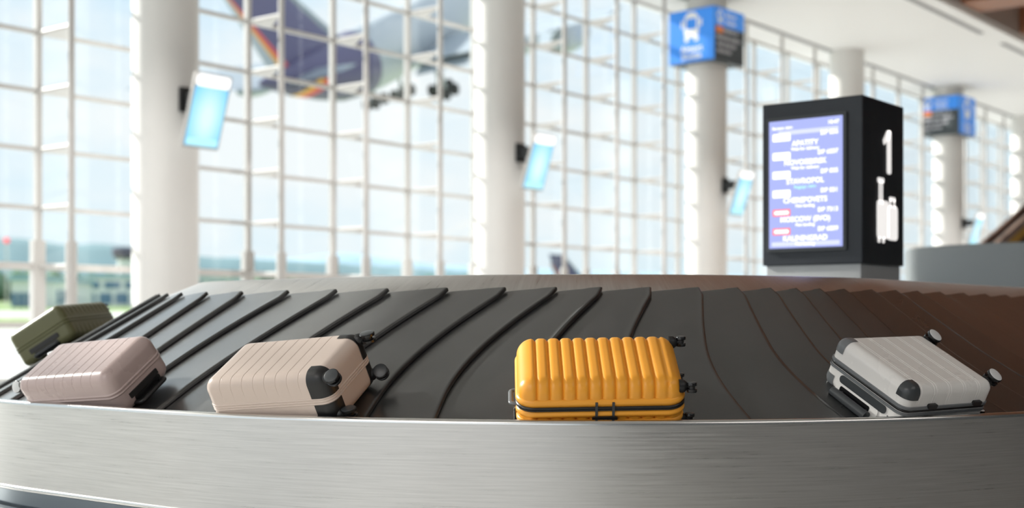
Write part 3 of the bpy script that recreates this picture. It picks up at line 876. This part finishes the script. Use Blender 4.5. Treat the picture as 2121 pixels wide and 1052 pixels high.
# --- pearl white with grey corner guards
P_ = (3.5808, .268, .138, .513, .4461, .2174, -.0120, -.0508, .0583)
L, W, H = P_[3:6]; S = case(P_, 'pearl white suitcase with grey corner guards and dark zip band, tilted at right')
rr = .040; gp = []
for c_ in (-.37, -.20, -.03, .14, .31): gp += [c_ - .013, c_ + .013]
fg = grooves(gp, .0055, .0018)
for sg, nm in ((1, 'front_shell'), (-1, 'back_shell')):
    shell(L, W, H / 2, H / 2, rr, sg, gextra(gp, .0055, L), fg).build(nm, M['white'], S, sharp=60, merge=2e-5)
ring(L, W, rr, [(-.006, H / 2 - .020), (.004, H / 2 - .020), (.006, H / 2 - .018), (.006, H / 2 - .008), (-.006, H / 2 - .008)]).build('rim', M['mid_grey'], S, sharp=40)
ring(L, W, rr, [(-.006, H / 2 + .008), (.006, H / 2 + .008), (.006, H / 2 + .018), (.004, H / 2 + .020), (-.006, H / 2 + .020)]).build('rim', M['mid_grey'], S, sharp=40)
ring(L, W, rr, rprof(H / 2, .003, .017)).build('zip', M['black'], S, sharp=40)
for sy in (-1, 1):
    for sz in (-1, 1):
        corner_patch(L, W, H / 2, H / 2, rr, -1, sy, sz, (.062, .062, .058)).build('corner_guard', M['dark_grey'] if sy < 0 else M['mid_grey'], S, sharp=60)
MB().rbox((-L / 2 - .001, -.01, H * .315), (.008, W * .62, .034), .016, axis=0).build('side_pad', M['dark_grey'], S)
MB().rbox((-L / 2 - .001, .01, H * .13), (.006, W * .56, .052), .012, axis=0).build('handle_plate', M['white'], S)
MB().rbox((-L / 2 - .0025, .02, H * .12), (.006, W * .40, .030), .008, axis=0).build('handle_recess', M['black_gloss'], S)
tb = MB()
tb.tube([(-L / 2 - .030, W * .27, H * .05), (-L / 2 - .030, -W * .20, H * .05)], .020, n=14)
for y in (W * .20, -W * .13): tb.cyl((-L / 2, y, H * .08), (-L / 2 - .030, y, H * .05), .008, n=12)
tb.build('telescopic_handle', M['dark_grey'], S, sharp=50)
for x in (-.10, .17):
    MB().rbox((x, -W / 2 - .006, H * .60), (.050, .014, .020), .006, axis=1).build('side_foot', M['black'], S)
for (y, z, ax) in ((W / 2 - .05, H - .022, (.1, -.42, 1)), (-W / 2 + .045, H - .022, (.1, -.42, 1)), (W / 2 - .05, .04, (.1, .2, 1)), (-W / 2 + .05, .04, (.1, .2, 1))):
    spinner(S, (L / 2 - .008, y, z), 1, ax, (0, 0, .022 if z > .1 else .0), M['black'], M['black_gloss'], M['hub_grey'], r=.034, reach=.004)

# --- olive green on the far turn
P_ = (-3.112, .506, -.138, .625, .388, .231, .030, .0035, -.019)
L, W, H = P_[3:6]; S = case(P_, 'olive green suitcase on the far left turn, behind the pink suitcase')
rr = .042; gp = [-.38 + .085 * i for i in range(10)]
fg = grooves(gp, .012, .004)
for sg, nm in ((1, 'front_shell'), (-1, 'back_shell')):
    shell(L, W, H / 2, H / 2, rr, sg, gextra(gp, .012, L), fg).build(nm, M['green'], S, sharp=60, merge=2e-5)
for dz in (-.009, .009):
    ring(L, W, rr, rprof(H / 2 + dz, .0055, .015)).build('rim', M['green'], S, sharp=60)
MB().rbox((L / 2 + .002, .0, H * .29), (.008, W * .55, .028), .003, axis=0).build('label_strip', M['black'], S)
MB().rbox((L / 2 + .001, .0, H * .12), (.006, W * .44, .044), .008, axis=0).build('handle_recess', M['black_gloss'], S)
arch(S, 'carry_handle', M['dark_grey'], (L / 2, 0, H * .10), (0, 1, 0), (1, 0, 0), W * .42, .030, .011, .8)
for (y, z) in ((W / 2 - .05, H * .82), (-W / 2 + .05, H * .82), (W / 2 - .05, H * .18), (-W / 2 + .05, H * .18)):
    spinner(S, (-L / 2 + .004, y, z), -1, (0, .2, 1), (0, .004, 0), M['black'], M['black_gloss'], M['dark_grey'], r=.026, reach=.012)

# ------------------------------------------------------------------ outside
def ground_mat():
    m = bpy.data.materials.new('airfield'); m.use_nodes = True
    n = m.node_tree.nodes; l = m.node_tree.links; b = n['Principled BSDF']; b.inputs['Roughness'].default_value = .9
    t = n.new('ShaderNodeTexCoord'); s_ = n.new('ShaderNodeSeparateXYZ'); l.new(t.outputs['Object'], s_.inputs[0])
    x = n.new('ShaderNodeTexNoise'); x.inputs['Scale'].default_value = .03; x.inputs['Detail'].default_value = 4
    l.new(t.outputs['Object'], x.inputs['Vector'])
    ma = n.new('ShaderNodeMath'); ma.operation = 'MULTIPLY_ADD'; ma.inputs[1].default_value = 30; l.new(x.outputs['Fac'], ma.inputs[0]); l.new(s_.outputs['Y'], ma.inputs[2])
    mr = n.new('ShaderNodeMapRange'); mr.inputs['From Min'].default_value = 20; mr.inputs['From Max'].default_value = 320
    l.new(ma.outputs[0], mr.inputs['Value'])
    r = n.new('ShaderNodeValToRGB'); e = r.color_ramp.elements
    e[0].position = 0; e[0].color = (.62, .62, .60, 1); e[1].position = 1; e[1].color = (.18, .26, .09, 1)
    for (p, c_) in ((.18, (.60, .60, .58, 1)), (.20, (.25, .34, .12, 1)), (.30, (.27, .35, .13, 1)), (.31, (.55, .56, .52, 1)), (.40, (.55, .56, .52, 1)), (.42, (.22, .33, .10, 1))):
        q = e.new(p); q.color = c_
    l.new(mr.outputs[0], r.inputs[0]); l.new(r.outputs[0], b.inputs['Base Color'])
    return m
g = MB()
gv = [VW + .3, 40, 60, 100, 150, 220, 320, 450, 650]
def gz(v): return -.02 if v < 40 else (v - 40) * .022
vs = []; us = [-500, -200, 0, 200, 500, 900]
for v in gv:
    for u in us: vs.append((u, v, gz(v)))
g.add(vs, [(i * 6 + j, i * 6 + j + 1, (i + 1) * 6 + j + 1, (i + 1) * 6 + j) for i in range(len(gv) - 1) for j in range(5)])
struct('ground', g, ground_mat())

def ridge(name, D, prof, m, depth=120, seed=1, rough=1.0):
    """hill range crossing the view at distance D; prof: (pixel x, pixel y of the crest)"""
    rd = random.Random(seed); mb = MB(); xs = [prof[0][0] + (prof[-1][0] - prof[0][0]) * i / 90 for i in range(91)]
    vs = []
    for x in xs:
        y = lerp_tab(prof, x) + rough * (rd.random() - .5) * 2
        X = (x - 1060) / FPX * D; z = (665 - y) / FPX * D
        for (f, dd) in ((-.05, -depth), (.55, -depth * .55), (.9, -depth * .2), (1, 0), (.6, depth * .6), (-.05, depth)):
            vs.append(at(X * (D + dd) / D, D + dd, z * f - CZ * (1 - f)))
    mb.add(vs, [(i * 6 + j, (i + 1) * 6 + j, (i + 1) * 6 + j + 1, i * 6 + j + 1) for i in range(90) for j in range(5)])
    o = mb.build(name, m, sharp=80); prop(o, kind='structure'); return o
M['hill'] = mat('hill_hazed', (.16, .27, .30, 1), .95, noise=.3, nscale=.02)  # wooded hill, its blue cast is distance haze put into the colour
M['hill_far'] = mat('hill_far', (.36, .52, .62, 1), .95, noise=.06, nscale=.01)  # pale blue of distance haze painted as base colour
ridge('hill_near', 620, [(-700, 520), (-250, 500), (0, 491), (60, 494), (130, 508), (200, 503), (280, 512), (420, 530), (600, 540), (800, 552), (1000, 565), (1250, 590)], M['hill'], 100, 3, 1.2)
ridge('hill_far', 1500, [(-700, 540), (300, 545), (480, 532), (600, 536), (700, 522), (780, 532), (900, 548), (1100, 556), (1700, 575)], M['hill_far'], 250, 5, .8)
# tree belt, too many crowns to count
tb = MB(); rd = random.Random(11)
ico = bmesh.new(); bmesh.ops.create_icosphere(ico, subdivisions=1, radius=1)
iv = [v.co.copy() for v in ico.verts]; jf = [[v.index for v in f.verts] for f in ico.faces]; ico.free()
for i in range(420):
    x = -150 + 1500 * rd.random(); D = 330 + 70 * rd.random()
    base = at((x - 1060) / FPX * D, D); base.z = gz(base.y) - .3
    h = 4 + 4.0 * rd.random(); h *= (1.15 if x < 300 or 400 < x < 640 or 860 < x < 1000 else .8)
    r = 2.4 + 2 * rd.random()
    tb.add([base + Vector((p.x * r * (1 + .3 * rd.random()), p.y * r, (p.z + .8) * h * .56)) for p in iv], jf)
o = tb.build('tree_belt', mat('tree_leaves', (.10, .19, .11, 1), .9, noise=.35, nscale=.3), sharp=80)
prop(o, 'dark green belt of trees along the far edge of the airfield', 'trees', kind='stuff')

M['bld_white'] = mat('building_white', (.78, .80, .82, 1), .6)
M['bld_blue'] = mat('building_glass', (.10, .20, .34, 1), .3)
M['bld_roof'] = mat('building_roof', (.30, .48, .62, 1), .6)
M['bld_dark'] = mat('tower_cab', (.12, .10, .17, 1), .4)
RZ = Matrix.Rotation(AW - PI / 2, 3, 'Z')
def building(name, label, cat, x0, x1, D, ytop, depth, rows_, roof, ybot=616):
    X0, X1 = (x0 - 1060) / FPX * D, (x1 - 1060) / FPX * D
    c_ = at((X0 + X1) / 2, D); zb = gz(c_.y) - .6; zt = (665 - ytop) / FPX * D + CZ
    t = thing(name, label, cat, (c_.x, c_.y, zb), (0, 0, AW - PI / 2))
    wd = X1 - X0; h = zt - zb
    MB().bb((-wd / 2, 0, 0), (wd / 2, depth, h)).build('wall', M['bld_white'], t)
    MB().bb((-wd / 2 - .4, -.4, h), (wd / 2 + .4, depth + .4, h + .6)).build('roof', roof, t)
    for (z0, z1, n) in rows_:
        for i in range(n):
            a = -wd / 2 + wd * (i + .12) / n; b = -wd / 2 + wd * (i + .88) / n
            MB().bb((a, -.15, h * z0), (b, .05, h * z1)).build('window', M['bld_blue'], t)
    return t
building('terminal_building', 'long low white terminal building with blue windows beyond the airfield, left', 'building', 168, 470, 232, 574, 14, ((.20, .52, 9), (.66, .86, 7)), M['bld_roof'])
building('hangar', 'small pale hangar at the far left edge beyond the grass', 'building', 22, 66, 185, 580, 10, ((.15, .6, 3),), M['bld_roof'])
building('office_block', 'low blue roofed block between the two left window posts', 'building', 84, 150, 212, 584, 10, ((.2, .7, 3),), M['bld_roof'])
# control tower
D = 275; X = (258 - 1060) / FPX * D; c_ = at(X, D); zb = gz(c_.y) - .5
t = thing('control_tower', 'airport control tower with dark cab, just left of the nearest column', 'tower', (c_.x, c_.y, zb))
z1 = (665 - 537) / FPX * D + CZ - zb; z2 = (665 - 513) / FPX * D + CZ - zb
MB().lathe((0, 0, 0), (0, 0, 1), [(0, 1.7), (z1, 1.4)], n=20).build('shaft', M['bld_white'], t)
MB().lathe((0, 0, z1), (0, 0, 1), [(0, 1.6), (.5, 2.4), (z2 - z1 - .3, 2.6), (z2 - z1, 2.2)], n=16).build('cab', M['bld_dark'], t)
# red beacon on a mast
D = 200; X = (13 - 1060) / FPX * D; c_ = at(X, D); zb = gz(c_.y) - .3; zt = (665 - 498) / FPX * D + CZ - zb
t = thing('beacon_mast', 'thin mast topped by a red beacon, far left above the hills', 'beacon', (c_.x, c_.y, zb))
MB().cyl((0, 0, 0), (0, 0, zt), .10, n=10).build('mast', M['frame_white'], t)
MB().lathe((0, 0, zt), (0, 0, 1), [(-.4, .1), (-.3, .35), (0, .48), (.3, .35), (.4, .05)], n=16).build('beacon', mat('beacon_red', (.8, .05, .06, 1), .4, emit=(1, .08, .1, 1), estr=.9), t)

# ------------------------------------------------------------------ the departing airliner
M['plane_white'] = mat('plane_white', (.46, .50, .54, 1), .35, noise=.02, nscale=.3)
M['plane_grey'] = mat('plane_grey', (.36, .41, .46, 1), .35)
M['plane_purple'] = mat('plane_purple', (.12, .11, .21, 1), .35)  # tail purple lightened, haze mixed into the paint colour
M['plane_red'] = mat('plane_red', (.75, .10, .10, 1), .4)
M['plane_gold'] = mat('plane_gold', (.85, .45, .08, 1), .4)
M['tyre_dark'] = mat('tyre_dark', (.04, .04, .045, 1), .7)
def wing_panel(root_le, root_te, tip_le, tip_te, thick_r, thick_t, vertical=False, n=1):
    """thin tapered lifting surface from root to tip with a rounded section"""
    mb = MB(); rl, rt, tl, tt_ = map(Vector, (root_le, root_te, tip_le, tip_te)); vs = []
    sec = [(0, 0), (.06, .45), (.25, 1), (.55, .75), (1, .03), (1, -.03), (.55, -.55), (.25, -.75), (.06, -.4)]
    for (le, te, th) in ((rl, rt, thick_r), (tl, tt_, thick_t)):
        for (x, y) in sec:
            p = le + (te - le) * x; p = p + (Vector((0, 1, 0)) if vertical else Vector((0, 0, 1))) * (y * th / 2); vs.append(p)
    k = len(sec)
    mb.add(vs, [(i, (i + 1) % k, k + (i + 1) % k, k + i) for i in range(k)] + [list(range(k)), list(range(2 * k - 1, k - 1, -1))])
    return mb
def airliner(name, label, loc, rot, gear=True):
    t = thing(name, label, 'airplane', loc, rot)
    R_ = 3.25
    prof = [(28.6, .05), (28.2, .9), (27.2, 1.7), (25, 2.6), (22, 3.15), (18, 3.25)]
    def body(pr, nm, m, n=40):
        mb = MB(); vs = []
        for (x, r, zc) in pr:
            for i in range(n):
                a = 2 * PI * i / n; vs.append((x, r * math.cos(a), zc + r * 1.1 * math.sin(a)))
        fs = [(j * n + i, j * n + (i + 1) % n, (j + 1) * n + (i + 1) % n, (j + 1) * n + i) for j in range(len(pr) - 1) for i in range(n)]
        fs += [list(range(n)), list(range(len(pr) * n - 1, (len(pr) - 1) * n - 1, -1))]
        mb.add(vs, fs); return mb.build(nm, m, t, sharp=50)
    body([(29, .1, -.9), (28.5, .9, -.8), (27, 1.9, -.5), (24, 2.9, -.1), (20, 3.25, 0), (0, 3.25, 0), (-10, 3.25, 0), (-13, 3.2, .05)], 'fuselage', M['plane_white'])
    body([(-12.9, 3.21, .05), (-17, 2.95, .3), (-21, 2.3, .9), (-25, 1.45, 1.6), (-28, .7, 2.2), (-29.5, .25, 2.5)], 'tail_cone', M['plane_purple'])
    # fin: leading edge strip, main panel, coloured stripes near the rudder
    fin = wing_panel((-15.0, 0, 2.9), (-27.5, 0, 2.6), (-27.0, 0, 15.0), (-32.0, 0, 15.0), .9, .4, True).build('fin', M['plane_purple'], t, sharp=40)
    wing_panel((-14.2, 0, 2.9), (-15.6, 0, 2.9), (-26.6, 0, 15.05), (-27.3, 0, 15.05), .95, .45, True).build('fin_edge', M['plane_grey'], fin, sharp=40)
    def stripe(a0, b0, a1, b1, nm, m):
        mb = MB()
        mb.prism([(a0, -.46, 2.5), (b0, -.46, 2.5), (b1, -.28, 12.0), (a1, -.28, 12.0)], (0, .10, 0))
        mb.build(nm, m, fin)
    stripe(-24.6, -25.5, -31.2, -31.4, 'red_stripe', M['plane_red'])
    stripe(-25.5, -26.2, -31.4, -31.5, 'gold_stripe', M['plane_gold'])
    stripe(-26.2, -27.8, -31.5, -31.7, 'white_stripe', M['plane_white'])
    for (x0, x1, nm, m) in ((-22.0, -23.2, 'red_band', M['plane_red']), (-23.2, -24.2, 'gold_band', M['plane_gold'])):
        def rad(x): return 2.3 + (x + 21) * (2.3 - 1.45) / 4, .9 - (x + 21) * .7 / 4
        mb = MB(); n = 26; vs = []
        for x, sh in ((x0, 0), (x1, 0)):
            for i in range(n):
                a = PI * 1.05 + PI * .9 * i / (n - 1)
                xx = x + 3.2 * (math.sin(a) + .6); r, zc = rad(xx); vs.append((xx, (r + .05) * math.cos(a), zc + (r + .05) * 1.1 * math.sin(a)))
        mb.add(vs, [(i, i + 1, n + i + 1, n + i) for i in range(n - 1)]); mb.build(nm, m, t, sharp=60)
    for sg in (-1, 1):
        wing_panel((6.5, sg * 2.4, -2.0), (-7.0, sg * 2.4, -2.2), (-11.5, sg * 31, 1.4), (-15.3, sg * 31, 1.4), 1.7, .4).build('wing', M['plane_grey'], t, sharp=40)
        wing_panel((-20.5, sg * 1.6, 1.5), (-27.0, sg * 1.2, 1.6), (-28.5, sg * 10.8, 2.9), (-31.0, sg * 10.8, 2.9), .7, .3).build('tailplane', M['plane_grey'], t, sharp=40)
        wing_panel((-5.6, sg * 4, -2.15), (-8.6, sg * 4, -3.1), (-9.8, sg * 18, -.8), (-11.8, sg * 18, -1.5), .35, .2).build('flap', M['plane_grey'], t, sharp=40)
        for (y, x, z) in ((11.7, 2.6, -3.3), (21.0, -3.6, -2.3)):
            mb = MB().lathe((x - 2.6, sg * y, z), (1, 0, 0), [(0, 1.0), (.6, 1.25), (2.2, 1.5), (4.2, 1.55), (5.0, 1.45), (5.3, 1.3), (5.1, 1.15), (4.6, 1.1), (4.4, .1)], n=28)
            e = mb.build('engine', M['plane_white'], t, sharp=50)
            MB().lathe((x - 4.2, sg * y, z), (1, 0, 0), [(0, .35), (.8, .75), (1.7, .95)], n=20).build('exhaust', M['plane_grey'], e, sharp=50)
            wing_panel((x + .8, sg * y, z + 1.3), (x - 4.5, sg * y, z + 1.6), (x - 1.2, sg * y, z + 2.3), (x - 5, sg * y, z + 2.3), .5, .4, True).build('pylon', M['plane_grey'], e)
    if gear:
        for (x, y) in ((-1.5, -2.6), (-1.5, 2.6), (-4.2, -4.8), (-4.2, 4.8), (21, 0)):
            mb = MB().cyl((x, y, -2.8), (x, y, -6.2), .22, n=10)
            mb.cyl((x - 1.3, y, -6.1), (x + 1.3, y, -6.1), .16, n=10)
            lg = mb.build('landing_gear', M['plane_white'], t)
            wh = MB()
            for dx in ((-1.0, 1.0) if x < 20 else (0,)):
                for dy in (-.6, .6): wh.cyl((x + dx, y + dy - .22, -6.3), (x + dx, y + dy + .22, -6.3), .68, n=18)
            wh.build('wheel_set', M['tyre_dark'], lg)
    return t
def plane_rot(heading, pitch, roll):
    """heading measured right of the camera's forward direction, radians"""
    f = Vector((SU * math.sin(heading) + CU * math.cos(heading), -CU * math.sin(heading) + SU * math.cos(heading), 0))
    yaw = math.atan2(f.y, f.x)
    return (Matrix.Rotation(yaw, 3, 'Z') @ Matrix.Rotation(-pitch, 3, 'Y') @ Matrix.Rotation(roll, 3, 'X'))
hd_, pt_ = math.radians(28), math.radians(24.8)
mid = at(-11.28, 156.0, 33.16)
airliner('airliner', 'large airliner with purple tail and rainbow stripe climbing beyond the glass', mid, plane_rot(hd_, pt_, math.radians(-1.9)))
D = 429; X = (1190 - 1060) / FPX * D; c_ = at(X + 20, D + 14)
airliner('parked_airliner', 'distant parked airliner, only its purple tail fin showing above the carousel', (c_.x, c_.y, 6.2 + CZ), plane_rot(math.radians(62), 0, 0), False)
